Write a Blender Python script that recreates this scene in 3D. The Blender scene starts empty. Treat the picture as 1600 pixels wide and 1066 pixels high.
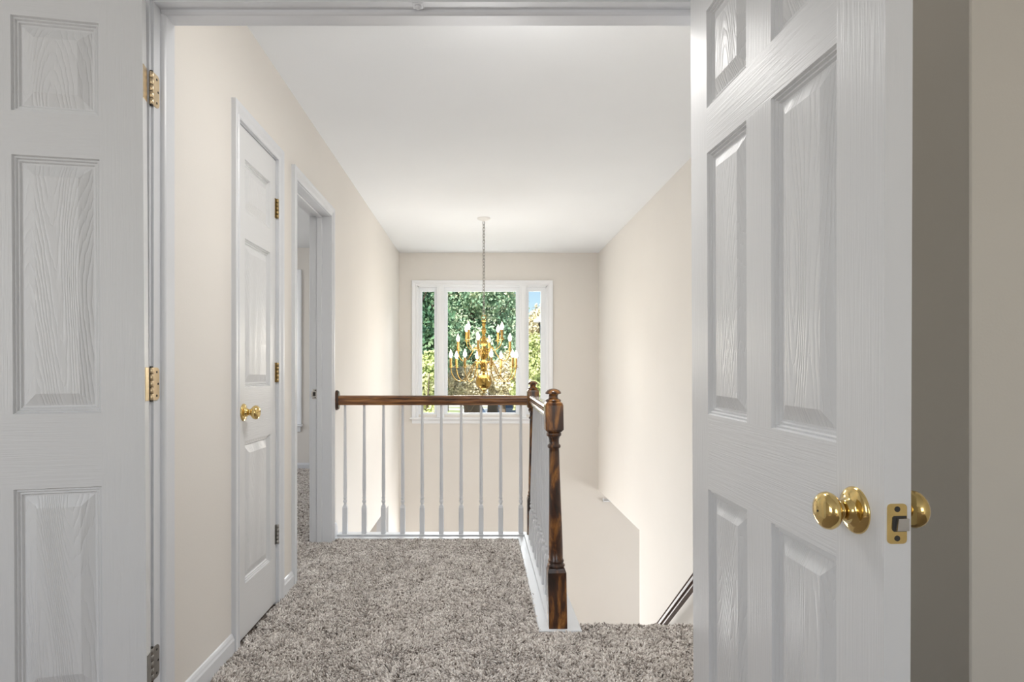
import bpy, math, random
import numpy as np
from mathutils import Matrix, Vector
random.seed(7)
PI = math.pi
sc = bpy.context.scene
COL = sc.collection

# ------------------------------------------------------------------ camera
F_PX, VPX, VPY, EYE = 960.0, 751.0, 584.5, 1.05
cd = bpy.data.cameras.new('camera')
cam = bpy.data.objects.new('camera', cd)
COL.objects.link(cam)
cam.location = (0, 0, EYE)
cam.rotation_euler = (PI / 2, 0, 0)
cd.sensor_width = 36.0
cd.lens = F_PX / 1600 * 36
cd.shift_x = (800 - VPX) / 1600
cd.shift_y = (VPY - 533) / 1600
cd.clip_start = 0.02
cd.clip_end = 500
sc.camera = cam

# ------------------------------------------------------------------ view / world / daylight
sc.view_settings.view_transform = 'Standard'
sc.view_settings.look = 'None'
sc.view_settings.gamma = 1
sc.view_settings.use_curve_mapping = False
sc.view_settings.exposure = 0.12
sc.render.film_transparent = False

W = bpy.data.worlds.new('sky')
sc.world = W
W.use_nodes = True
nt = W.node_tree
nt.nodes.clear()
sky = nt.nodes.new('ShaderNodeTexSky')
sky.sky_type = 'NISHITA'
sky.sun_disc = False
sky.sun_elevation = math.radians(48)
sky.sun_rotation = math.radians(200)
sky.air_density = 1.0
sky.dust_density = 0.6
bg = nt.nodes.new('ShaderNodeBackground')
bg.inputs[1].default_value = 0.13
out = nt.nodes.new('ShaderNodeOutputWorld')
nt.links.new(sky.outputs[0], bg.inputs[0])
nt.links.new(bg.outputs[0], out.inputs[0])


def lamp(name, kind, loc, energy, color=(1, 1, 1), size=None, size_y=None, aim=None):
    l = bpy.data.lights.new(name, kind)
    l.energy = energy
    l.color = color
    if kind == 'AREA':
        l.shape = 'RECTANGLE' if size_y else 'DISK'
        l.size = size
        if size_y:
            l.size_y = size_y
    if kind == 'POINT' and size:
        l.shadow_soft_size = size
    o = bpy.data.objects.new(name, l)
    COL.objects.link(o)
    o.location = loc
    if aim is not None:
        o.rotation_euler = (Vector(aim) - Vector(loc)).to_track_quat('-Z', 'Y').to_euler()
    return o


sun = lamp('sun', 'SUN', (0, -10, 20), 8.0, (1.0, 0.96, 0.90), aim=(4, 4, 4))
sun.rotation_euler = (math.radians(42), 0, math.radians(-24))
sun.data.angle = 0.01
# added fill panels standing in for daylight around the house
lamp('bedroom_left_fill', 'AREA', (-2.85, -0.9, 1.45), 33, (1.0, 0.995, 0.985), 1.9, 1.5, aim=(1.3, 0.3, 1.1))  # added panel lighting the open doors from the left
lamp('bedroom_rear_fill', 'AREA', (0.9, -3.45, 1.45), 24, (1.0, 0.99, 0.98), 1.9, 1.5, aim=(1.0, 2, 1.2))  # added panel behind the camera, brightens the wall corner at far right
lamp('side_bedroom_fill', 'AREA', (-4.3, 5.0, 1.4), 30, (1, 0.99, 0.98), 1.6, 1.5, aim=(0, 5.0, 1.3))  # added panel to brighten the room behind the left doorway
lamp('front_entry_fill', 'AREA', (0.2, 7.6, -1.9), 95, (1.0, 0.99, 0.985), 1.7, 1.6, aim=(0.2, 3.6, 0.9))  # added panel low outside, lifts the stairwell walls and ceiling
lamp('landing_sky_fill', 'AREA', (0.0, 13.5, 5.0), 1800, (0.96, 0.98, 1.0), 5.0, 2.4, aim=(0.0, 3.6, 0.4))  # added sky panel high outside, strengthens the light on the landing carpet
lamp('dining_room_fill', 'AREA', (4.6, 5.2, -1.4), 56, (1, 0.99, 0.98), 1.8, 1.6, aim=(0.0, 6.0, -0.6))  # added panel beyond the ground floor room, fills the stairwell from the right
lamp('study_fill', 'AREA', (-1.9, 5.6, -1.5), 34, (1, 0.98, 0.96), 1.2, 1.4, aim=(1.3, 5.2, -0.5))  # added panel inside the study, fills the stairwell from below left


# ------------------------------------------------------------------ node helpers
def mat(name, base=(0.8, 0.8, 0.8), rough=0.5, metal=0.0, spec=0.5, coat=0.0):
    m = bpy.data.materials.new(name)
    m.use_nodes = True
    b = m.node_tree.nodes['Principled BSDF']
    b.inputs['Base Color'].default_value = (*base, 1)
    b.inputs['Roughness'].default_value = rough
    b.inputs['Metallic'].default_value = metal
    b.inputs['Specular IOR Level'].default_value = spec
    b.inputs['Coat Weight'].default_value = coat
    b.inputs['Coat Roughness'].default_value = 0.12
    return m, m.node_tree, b


def N(t, kind, **kw):
    n = t.nodes.new('ShaderNode' + kind)
    for k, v in kw.items():
        if k in n.inputs:
            n.inputs[k].default_value = v
        else:
            setattr(n, k, v)
    return n


def coords(t, scale=(1, 1, 1), which='Object'):
    tc = N(t, 'TexCoord')
    mp = N(t, 'Mapping')
    mp.inputs['Scale'].default_value = scale
    t.links.new(tc.outputs[which], mp.inputs['Vector'])
    return mp.outputs[0]


def ramp(t, fac, stops):
    r = N(t, 'ValToRGB')
    e = r.color_ramp.elements
    while len(e) < len(stops):
        e.new(0.5)
    for i, (p, c) in enumerate(stops):
        e[i].position = p
        e[i].color = (*c, 1)
    t.links.new(fac, r.inputs[0])
    return r.outputs[0]


def bump(t, b, h, strength, dist):
    n = N(t, 'Bump')
    n.inputs['Strength'].default_value = strength
    n.inputs['Distance'].default_value = dist
    t.links.new(h, n.inputs['Height'])
    t.links.new(n.outputs[0], b.inputs['Normal'])


def wall_paint(name, c, rough=0.75):
    m, t, b = mat(name, c, rough, spec=0.3)
    n1 = N(t, 'TexNoise', Scale=1.3, Detail=3.0)
    t.links.new(coords(t), n1.inputs['Vector'])
    c2 = tuple(x * 0.97 for x in c)
    t.links.new(ramp(t, n1.outputs[0], [(0.3, c), (0.7, c2)]), b.inputs['Base Color'])
    n2 = N(t, 'TexNoise', Scale=160.0, Detail=2.0)
    t.links.new(coords(t), n2.inputs['Vector'])
    bump(t, b, n2.outputs[0], 0.12, 0.002)
    return m


CREAM = (0.812, 0.784, 0.746)
M = {}
M['wall'] = wall_paint('cream_wall_paint', CREAM)
M['room_wall'] = wall_paint('beige_wall_paint', (0.80, 0.765, 0.70))
M['ceiling'] = wall_paint('ceiling_paint', (0.84, 0.865, 0.895), 0.85)
M['taupe'] = wall_paint('taupe_wall_paint', (0.42, 0.36, 0.33))

TRIMC = (0.72, 0.74, 0.775)
m, t, b = mat('white_trim_gloss_paint', TRIMC, 0.32)
n = N(t, 'TexNoise', Scale=9.0, Detail=4.0)
t.links.new(coords(t, (6, 6, 1)), n.inputs['Vector'])
bump(t, b, n.outputs[0], 0.10, 0.002)
M['trim'] = m
m, t, b = mat('window_white_paint', (0.90, 0.925, 0.96), 0.35)
n = N(t, 'TexNoise', Scale=20.0, Detail=2.0)
t.links.new(coords(t), n.inputs['Vector'])
bump(t, b, n.outputs[0], 0.05, 0.001)
M['window_white'] = m


def door_paint(name, mode):
    m, t, b = mat(name, (0.725, 0.735, 0.75), 0.34)
    if mode == 'panel':
        # cathedral grain: contour lines of a smooth stretched field
        v = coords(t, (7.0, 1.0, 0.95))
        nf = N(t, 'TexNoise', Scale=1.0, Detail=1.0, Roughness=0.3)
        t.links.new(v, nf.inputs['Vector'])
        mu = N(t, 'Math', operation='MULTIPLY')
        mu.inputs[1].default_value = 150.0
        t.links.new(nf.outputs[0], mu.inputs[0])
        n3 = N(t, 'TexNoise', Scale=30.0, Detail=2.0)
        t.links.new(coords(t, (4, 1, 0.6)), n3.inputs['Vector'])
        m3 = N(t, 'Math', operation='MULTIPLY_ADD')
        m3.inputs[1].default_value = 2.6
        t.links.new(n3.outputs[0], m3.inputs[0])
        t.links.new(mu.outputs[0], m3.inputs[2])
        si = N(t, 'Math', operation='SINE')
        t.links.new(m3.outputs[0], si.inputs[0])
        ab = N(t, 'Math', operation='ABSOLUTE')
        t.links.new(si.outputs[0], ab.inputs[0])
        pw = N(t, 'Math', operation='POWER')
        pw.inputs[1].default_value = 0.55
        t.links.new(ab.outputs[0], pw.inputs[0])
        bump(t, b, pw.outputs[0], 0.8, 0.0012)
    else:
        s = (260, 40, 7) if mode == 'v' else (7, 40, 260)
        n1 = N(t, 'TexNoise', Scale=1.0, Detail=3.0, Distortion=0.6)
        t.links.new(coords(t, s), n1.inputs['Vector'])
        bump(t, b, n1.outputs[0], 0.75, 0.0011)
    return m


M['door_v'] = door_paint('door_paint_vertical_grain', 'v')
M['door_h'] = door_paint('door_paint_horizontal_grain', 'h')
M['door_p'] = door_paint('door_paint_panel_grain', 'panel')


def brass(name, c, rough=0.16):
    m, t, b = mat(name, c, rough, 1.0)
    n = N(t, 'TexNoise', Scale=25.0, Detail=3.0)
    t.links.new(coords(t), n.inputs['Vector'])
    t.links.new(ramp(t, n.outputs[0], [(0.35, c), (0.75, tuple(x * 0.82 for x in c))]), b.inputs['Base Color'])
    return m


M['brass'] = brass('polished_brass', (0.83, 0.62, 0.26), 0.12)
M['hinge_brass'] = brass('hinge_brass', (0.80, 0.64, 0.42), 0.3)
M['chandelier_brass'] = brass('antique_chandelier_brass', (0.44, 0.29, 0.08), 0.22)
M['old_metal'] = brass('tarnished_nickel', (0.38, 0.37, 0.35), 0.35)
M['antique_brass'] = brass('aged_brass', (0.42, 0.31, 0.15), 0.35)
M['steel'] = brass('satin_nickel', (0.62, 0.61, 0.59), 0.25)
M['dark'] = mat('dark_recess', (0.03, 0.028, 0.025), 0.6)[0]


def wood(name, stops, scale, rough=0.28, coat=0.4, contrast=1.0):
    m, t, b = mat(name, (0.1, 0.05, 0.02), rough, coat=coat)
    n1 = N(t, 'TexNoise', Scale=1.0, Detail=5.0, Roughness=0.62, Distortion=0.5)
    t.links.new(coords(t, scale), n1.inputs['Vector'])
    t.links.new(ramp(t, n1.outputs[0], stops), b.inputs['Base Color'])
    bump(t, b, n1.outputs[0], 0.15, 0.001)
    return m


WST = [(0.38, (0.014, 0.005, 0.002)), (0.50, (0.055, 0.017, 0.005)), (0.58, (0.20, 0.075, 0.014)), (0.70, (0.46, 0.21, 0.045))]
M['newel'] = wood('worn_walnut_stain', WST, (22, 22, 5.5))
M['rail_x'] = wood('walnut_rail_grain', [(0.34, (0.06, 0.022, 0.008)), (0.5, (0.20, 0.078, 0.024)), (0.66, (0.42, 0.20, 0.065))], (5, 60, 60))
M['rail_y'] = wood('walnut_rail_grain_long', [(0.3, (0.04, 0.014, 0.006)), (0.5, (0.11, 0.045, 0.018)), (0.7, (0.22, 0.10, 0.045))], (50, 4, 50), rough=0.25, coat=0.8)
M['darkrail'] = wood('dark_handrail_stain', [(0.3, (0.025, 0.012, 0.009)), (0.7, (0.10, 0.045, 0.025))], (50, 5, 50), rough=0.45, coat=0.12)

# carpet
m, t, b = mat('carpet_yarn', (0.4, 0.36, 0.33), 0.95, spec=0.1)
at = N(t, 'Attribute', attribute_name='tuft')
t.links.new(ramp(t, at.outputs['Fac'], [(0.0, (0.13, 0.105, 0.085)), (0.35, (0.44, 0.395, 0.36)), (0.65, (0.70, 0.65, 0.61)), (1.0, (0.92, 0.88, 0.84))]), b.inputs['Base Color'])
b.inputs['Sheen Weight'].default_value = 0.3
M['pile'] = m
m, t, b = mat('carpet_backing', (0.25, 0.21, 0.18), 0.95, spec=0.1)
v = N(t, 'TexVoronoi', Scale=130.0)
t.links.new(coords(t), v.inputs['Vector'])
t.links.new(ramp(t, v.outputs['Distance'], [(0.0, (0.50, 0.44, 0.40)), (0.45, (0.32, 0.27, 0.235)), (0.8, (0.12, 0.09, 0.07))]), b.inputs['Base Color'])
bump(t, b, v.outputs['Distance'], 0.9, 0.006)
M['backing'] = m

# glass: clear pane with a weak reflection
m = bpy.data.materials.new('window_glass')
m.use_nodes = True
t = m.node_tree
t.nodes.clear()
o_ = N(t, 'OutputMaterial')
mx = N(t, 'MixShader')
tr = N(t, 'BsdfTransparent')
tr.inputs[0].default_value = (0.97, 0.985, 0.98, 1)
gl = N(t, 'BsdfGlossy', Roughness=0.02)
mx.inputs[0].default_value = 0.002
t.links.new(tr.outputs[0], mx.inputs[1])
t.links.new(gl.outputs[0], mx.inputs[2])
t.links.new(mx.outputs[0], o_.inputs[0])
M['glass'] = m

m, t, b = mat('lit_bulb_glass', (1, 0.95, 0.85), 0.2)
b.inputs['Emission Color'].default_value = (1.0, 0.86, 0.62, 1)
b.inputs['Emission Strength'].default_value = 9.0
M['bulb'] = m
m, t, b = mat('fill_lamp_diffuser', (0.95, 0.95, 0.92), 0.4)  # glowing shade of the added ceiling light
b.inputs['Emission Color'].default_value = (1.0, 0.95, 0.88, 1)
b.inputs['Emission Strength'].default_value = 1.5
M['diffuser'] = m
M['candle'] = mat('amber_candle_sleeve', (0.56, 0.32, 0.075), 0.35)[0]
M['canopy'] = mat('white_canopy_enamel', (0.82, 0.82, 0.81), 0.35)[0]


# ------------------------------------------------------------------ mesh builder
class MB:
    def __init__(s):
        s.v, s.f, s.mi, s.sm = [], [], [], []

    def add(s, vs, fs, mi=0, smooth=False):
        o = len(s.v)
        s.v += [tuple(p) for p in vs]
        for f in fs:
            s.f.append(tuple(i + o for i in f))
            s.mi.append(mi)
            s.sm.append(smooth)

    def box(s, x0, x1, y0, y1, z0, z1, mi=0, bev=0.0):
        x0, x1 = sorted((x0, x1)); y0, y1 = sorted((y0, y1)); z0, z1 = sorted((z0, z1))
        if bev <= 0:
            v = [(x, y, z) for x in (x0, x1) for y in (y0, y1) for z in (z0, z1)]
            s.add(v, [(0, 1, 3, 2), (4, 6, 7, 5), (0, 4, 5, 1), (2, 3, 7, 6), (0, 2, 6, 4), (1, 5, 7, 3)], mi)
            return
        b = bev
        rings = []
        for z, q in ((z0, b), (z0 + b, 0), (z1 - b, 0), (z1, b)):
            ax0, ax1, ay0, ay1 = x0 + q, x1 - q, y0 + q, y1 - q
            c = b * 0.6
            rings.append([(ax0 + c, ay0, z), (ax1 - c, ay0, z), (ax1, ay0 + c, z), (ax1, ay1 - c, z),
                          (ax1 - c, ay1, z), (ax0 + c, ay1, z), (ax0, ay1 - c, z), (ax0, ay0 + c, z)])
        s.loft(rings, mi, closed=True, caps=True)

    def loft(s, rings, mi=0, closed=True, caps=True, smooth=False):
        n = len(rings[0])
        vs = [p for r in rings for p in r]
        fs = []
        for i in range(len(rings) - 1):
            for j in range(n if closed else n - 1):
                k = (j + 1) % n
                fs.append((i * n + j, i * n + k, (i + 1) * n + k, (i + 1) * n + j))
        s.add(vs, fs, mi, smooth)
        if caps and closed:
            s.add(rings[0], [tuple(reversed(range(n)))], mi)
            s.add(rings[-1], [tuple(range(n))], mi)

    def lathe(s, prof, c=(0, 0, 0), n=24, mi=0, axis='z', smooth=True, caps=True):
        rings = []
        for r, h in prof:
            ring = []
            for k in range(n):
                a = 2 * PI * k / n
                p = (r * math.cos(a), r * math.sin(a), h)
                if axis == 'x':
                    p = (p[2], p[0], p[1])
                elif axis == 'y':
                    p = (p[1], p[2], p[0])
                ring.append((p[0] + c[0], p[1] + c[1], p[2] + c[2]))
            rings.append(ring)
        s.loft(rings, mi, True, caps, smooth)

    def tube(s, pts, r, n=8, mi=0, smooth=True, closed=False):
        pts = [Vector(p) for p in pts]
        rings = []
        L = len(pts)
        up = Vector((0, 0, 1))
        prev = None
        for i, p in enumerate(pts):
            if closed:
                d = (pts[(i + 1) % L] - pts[i - 1]).normalized()
            else:
                d = (pts[min(i + 1, L - 1)] - pts[max(i - 1, 0)]).normalized()
            if prev is None:
                a = d.cross(up)
                if a.length < 1e-3:
                    a = d.cross(Vector((1, 0, 0)))
                a.normalize()
            else:
                a = (prev - d * prev.dot(d)).normalized()
            prev = a
            b2 = d.cross(a)
            rr = r[i] if isinstance(r, (list, tuple)) else r
            rings.append([tuple(p + a * rr * math.cos(2 * PI * k / n) + b2 * rr * math.sin(2 * PI * k / n)) for k in range(n)])
        if closed:
            rings.append(rings[0])
        s.loft(rings, mi, True, not closed, smooth)

    def prism(s, poly, axis, a0, a1, mi=0, smooth=False):
        """extrude a 2-D outline along an axis; poly gives the two other coordinates in xyz order"""
        def P(u, v, w):
            return (w, u, v) if axis == 'x' else ((u, w, v) if axis == 'y' else (u, v, w))
        s.loft([[P(u, v, a0) for u, v in poly], [P(u, v, a1) for u, v in poly]], mi, True, True, smooth)

    def build(s, name, mats, parent=None, loc=None, rot=None, recalc=True):
        me = bpy.data.meshes.new(name)
        me.from_pydata(s.v, [], s.f)
        ms = mats if isinstance(mats, (list, tuple)) else [mats]
        for q in ms:
            me.materials.append(q)
        me.polygons.foreach_set('material_index', s.mi)
        me.polygons.foreach_set('use_smooth', s.sm)
        me.update()
        if recalc:
            import bmesh
            bm = bmesh.new()
            bm.from_mesh(me)
            bmesh.ops.recalc_face_normals(bm, faces=bm.faces)
            bm.to_mesh(me)
            bm.free()
        o = bpy.data.objects.new(name, me)
        COL.objects.link(o)
        if parent:
            o.parent = parent
        if loc:
            o.location = loc
        if rot:
            o.rotation_euler = rot
        return o


def tag(o, label=None, cat=None, group=None, kind=None):
    if label: o['label'] = label
    if cat: o['category'] = cat
    if group: o['group'] = group
    if kind: o['kind'] = kind
    return o


def empty(name, loc=(0, 0, 0), rz=0):
    o = bpy.data.objects.new(name, None)
    COL.objects.link(o)
    o.location = loc
    o.rotation_euler = (0, 0, rz)
    o.empty_display_size = 0.1
    return o


def struct(name, mb, mt, label, cat, **kw):
    return tag(mb.build(name, mt, **kw), label, cat, kind='structure')


def catmull(pts, n=6):
    P_ = [Vector(p) for p in pts]
    P_ = [P_[0] * 2 - P_[1]] + P_ + [P_[-1] * 2 - P_[-2]]
    out_ = []
    for i in range(1, len(P_) - 2):
        for k in range(n):
            u = k / n
            a, b_, c, d = P_[i - 1:i + 3]
            out_.append(0.5 * ((2 * b_) + (c - a) * u + (2 * a - 5 * b_ + 4 * c - d) * u * u + (3 * b_ - a - 3 * c + d) * u ** 3))
    out_.append(P_[-2])
    return [tuple(p) for p in out_]


# ------------------------------------------------------------------ dimensions
JL, JR = -0.884, 0.620          # jamb faces of the double doorway
DY0, DY1 = 1.661, 1.775         # door wall front / back
HEAD = 2.056
CEIL = 2.437
LX = -0.930                     # hall left wall
LT = 0.115
RX = 1.347                      # hall right wall
BY = 7.030                      # front wall of the house (far)
LOW = -2.74
HZ = -0.275                     # header line of the ground-floor openings

# ------------------------------------------------------------------ setting: walls
w = MB()
w.box(-2.6, JL - 0.02, DY0, DY1, 0, CEIL)
w.box(JR + 0.02, 2.07, DY0, DY1, 0, CEIL)
w.box(JL - 0.02, JR + 0.02, DY0, DY1, HEAD + 0.02, CEIL)
struct('wall_bedroom_doorway', w, M['room_wall'], 'beige wall around the open double doorway', 'wall')
w = MB()
w.box(1.95, 2.07, -3.2, DY0, 0, CEIL)
w.box(1.116, 1.95, 1.40, DY0, 0, CEIL, bev=0.006)
struct('wall_bedroom_right', w, M['room_wall'], 'beige wall corner standing out at the far right edge beside the open door', 'wall')
w = MB()
w.box(-2.72, -2.6, -3.2, -1.9, 0, CEIL)
w.box(-2.72, -2.6, 0.1, DY1, 0, CEIL)
w.box(-2.72, -2.6, -1.9, 0.1, 0, 0.7)
w.box(-2.72, -2.6, -1.9, 0.1, 2.2, CEIL)
struct('wall_bedroom_left', w, M['room_wall'], 'beige bedroom wall left of the camera', 'wall')
w = MB()   # rear wall with a window opening
w.box(-2.72, -0.2, -3.32, -3.2, 0, CEIL)
w.box(1.9, 2.07, -3.32, -3.2, 0, CEIL)
w.box(-0.2, 1.9, -3.32, -3.2, 0, 0.7)
w.box(-0.2, 1.9, -3.32, -3.2, 2.2, CEIL)
struct('wall_bedroom_rear', w, M['room_wall'], 'beige bedroom wall with a window behind the camera', 'wall')

# hall left wall with closet door and bedroom door openings, ground-floor opening below
C0, C1 = 2.352, 2.797           # closet rough opening (jamb faces)
B0, B1 = 3.080, 3.788           # bedroom doorway
OPZ = 2.022
w = MB()
xo = LX - LT
w.box(xo, LX, DY1, C0 - 0.015, -0.3, CEIL)
w.box(xo, LX, C1 + 0.015, B0 - 0.018, -0.3, CEIL)
w.box(xo, LX, C0 - 0.015, C1 + 0.015, OPZ + 0.015, CEIL)
w.box(xo, LX, B0 - 0.018, B1 + 0.018, OPZ + 0.018, CEIL)
w.box(xo, LX, C0 - 0.015, C1 + 0.015, -0.3, -0.03)
w.box(xo, LX, B0 - 0.018, B1 + 0.018, -0.3, -0.03)
w.box(xo, LX, B1 + 0.018, BY, HZ, CEIL)
w.box(xo, LX, B1 + 0.018, 4.6, LOW, HZ)
w.box(xo, LX, 6.2, BY, LOW, HZ)
struct('wall_left', w, M['wall'], 'cream hallway wall on the left with two doorways', 'wall')
w = MB()
w.box(RX, RX + 0.12, DY1, BY, HZ, CEIL)
w.box(RX, RX + 0.12, DY1, 5.21, LOW, HZ)
struct('wall_right', w, M['wall'], 'cream stairwell wall on the right above the stair handrail', 'wall')
# far wall with the picture window opening and the front entry opening below
WX0, WX1, WZ0, WZ1 = -0.725, 0.765, 0.585, 2.060
w = MB()
w.box(-1.045, WX0, BY, BY + 0.15, LOW, CEIL)
w.box(-2.1, -1.045, BY, BY + 0.15, LOW, HZ)
w.box(WX1, 4.3, BY, BY + 0.15, LOW, CEIL)
w.box(WX0, WX1, BY, BY + 0.15, WZ1, CEIL)
w.box(WX0, WX1, BY, BY + 0.15, -0.9, WZ0)
struct('wall_far', w, M['wall'], 'cream far wall around the large window', 'wall')

w = MB()
w.box(-1.045, RX + 0.12, DY1, BY + 0.15, CEIL, CEIL + 0.1)
struct('ceiling', w, M['ceiling'], 'smooth pale ceiling over the hallway and stairwell', 'ceiling')
w = MB()
w.box(-2.72, 2.07, -3.32, DY1, CEIL, CEIL + 0.1)
struct('ceiling_bedroom', w, M['ceiling'], 'bedroom ceiling over the camera', 'ceiling')

# floors
w = MB()
w.box(-2.72, 2.07, -3.32, DY1, -0.3, -0.004)
w.box(LX, 0.30, DY1, 3.90, -0.3, -0.004)
w.box(0.30, RX, DY1, 2.53, -0.3, -0.004)
w.box(xo, LX, C0 - 0.02, C1 + 0.02, -0.03, -0.004)
w.box(xo, LX, B0 - 0.018, B1 + 0.018, -0.03, -0.004)
struct('floor', w, M['backing'], 'grey brown carpeted floor of the landing', 'floor')
w = MB()
w.box(-3.9, xo, 2.95, 6.9, -0.3, -0.004)
struct('floor_side_bedroom', w, M['backing'], 'carpeted floor seen through the left doorway', 'floor')
w = MB()
w.box(-4.0, 4.4, 2.55, BY + 0.15, LOW - 0.1, LOW)
m, t, b = mat('entry_oak_floor', (0.35, 0.22, 0.12), 0.35)
n = N(t, 'TexNoise', Scale=3.0, Detail=4.0)
t.links.new(coords(t, (8, 1, 1)), n.inputs['Vector'])
t.links.new(ramp(t, n.outputs[0], [(0.3, (0.44, 0.36, 0.28)), (0.7, (0.30, 0.24, 0.18))]), b.inputs['Base Color'])
struct('floor_ground', w, m, 'oak floor of the entry below the landing', 'floor')

# side bedroom shell
w = MB()
w.box(-2.5, xo, 6.75, 6.87, 0, CEIL)
w.box(-3.9, -3.3, 6.75, 6.87, 0, CEIL)
w.box(-3.3, -2.5, 6.75, 6.87, 0, 0.62)
w.box(-3.3, -2.5, 6.75, 6.87, 2.1, CEIL)
w.box(-4.02, -3.9, 2.95, 4.2, 0, CEIL)
w.box(-4.02, -3.9, 5.8, 6.87, 0, CEIL)
w.box(-4.02, -3.9, 4.2, 5.8, 0, 0.65)
w.box(-4.02, -3.9, 4.2, 5.8, 2.15, CEIL)
w.box(-4.02, xo, 2.83, 2.95, 0, CEIL)
struct('wall_side_bedroom', w, M['wall'], 'cream walls of the room seen through the left doorway', 'wall')
w = MB()
w.box(-4.02, xo, 2.83, 6.87, CEIL, CEIL + 0.1)
struct('ceiling_side_bedroom', w, M['ceiling'], 'ceiling of the room seen through the left doorway', 'ceiling')
# closet interior
w = MB()
w.box(-1.75, xo, 2.10, 2.16, 0, CEIL)
w.box(-1.81, -1.75, 2.10, 2.83, 0, CEIL)
struct('wall_closet', w, M['wall'], 'walls of the closet behind the narrow door', 'wall')
# ground floor rooms beyond the two openings
w = MB()
w.box(-2.1, -1.98, 2.6, BY + 0.15, LOW, HZ)
struct('wall_study', w, M['taupe'], 'brown wall glimpsed through the ground floor opening behind the balusters', 'wall')
w = MB()
w.box(-2.1, xo, 2.6, BY, HZ, -0.17)
w.box(RX + 0.12, 4.3, 3.5, BY, HZ, -0.17)
struct('ceiling_ground', w, M['ceiling'], 'ceilings of the ground floor rooms', 'ceiling')
w = MB()
w.box(RX + 0.12, 4.3, 3.38, 3.5, LOW, HZ)
w.box(4.3, 4.42, 3.38, 4.2, LOW, HZ)
w.box(4.3, 4.42, 6.2, BY + 0.15, LOW, HZ)
w.box(4.3, 4.42, 4.2, 6.2, -0.5, HZ)
struct('wall_dining', w, M['wall'], 'walls of the ground floor room right of the stairwell', 'wall')
# landing edge fascias and stairs
w = MB()
w.box(LX, 0.30, 3.90, 3.93, -0.3, -0.005)
w.box(0.30, 0.33, 2.53, 3.93, -0.3, -0.005)
struct('trim_landing_edge', w, M['trim'], 'white fascia boards under the landing edge', 'trim')
w = MB()
steps = 13
for k in range(steps):
    z1 = -0.196 * (k + 1)
    y0 = 2.56 + 0.25 * k
    w.box(0.335, RX - 0.002, y0, y0 + 0.27, z1 - 0.20, z1)
struct('stairs', w, M['backing'], 'carpeted stairs going down from the landing', 'stairs')
w = MB()
w.box(0.41, RX - 0.001, 2.515, 2.548, -0.06, -0.002)
struct('trim_top_stair_nosing', w, M['backing'], 'carpeted nosing at the top of the stairs', 'trim')


# ------------------------------------------------------------------ carpet pile
def vnoise(x, y, s, seed):
    r = np.random.RandomState(seed)
    g = r.rand(64, 64)
    u = (x * s) % 63
    v_ = (y * s) % 63
    i, j = u.astype(int), v_.astype(int)
    fu, fv = u - i, v_ - j
    fu = fu * fu * (3 - 2 * fu)
    fv = fv * fv * (3 - 2 * fv)
    return (g[i, j] * (1 - fu) * (1 - fv) + g[i + 1, j] * fu * (1 - fv) + g[i, j + 1] * (1 - fu) * fv + g[i + 1, j + 1] * fu * fv)


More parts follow.
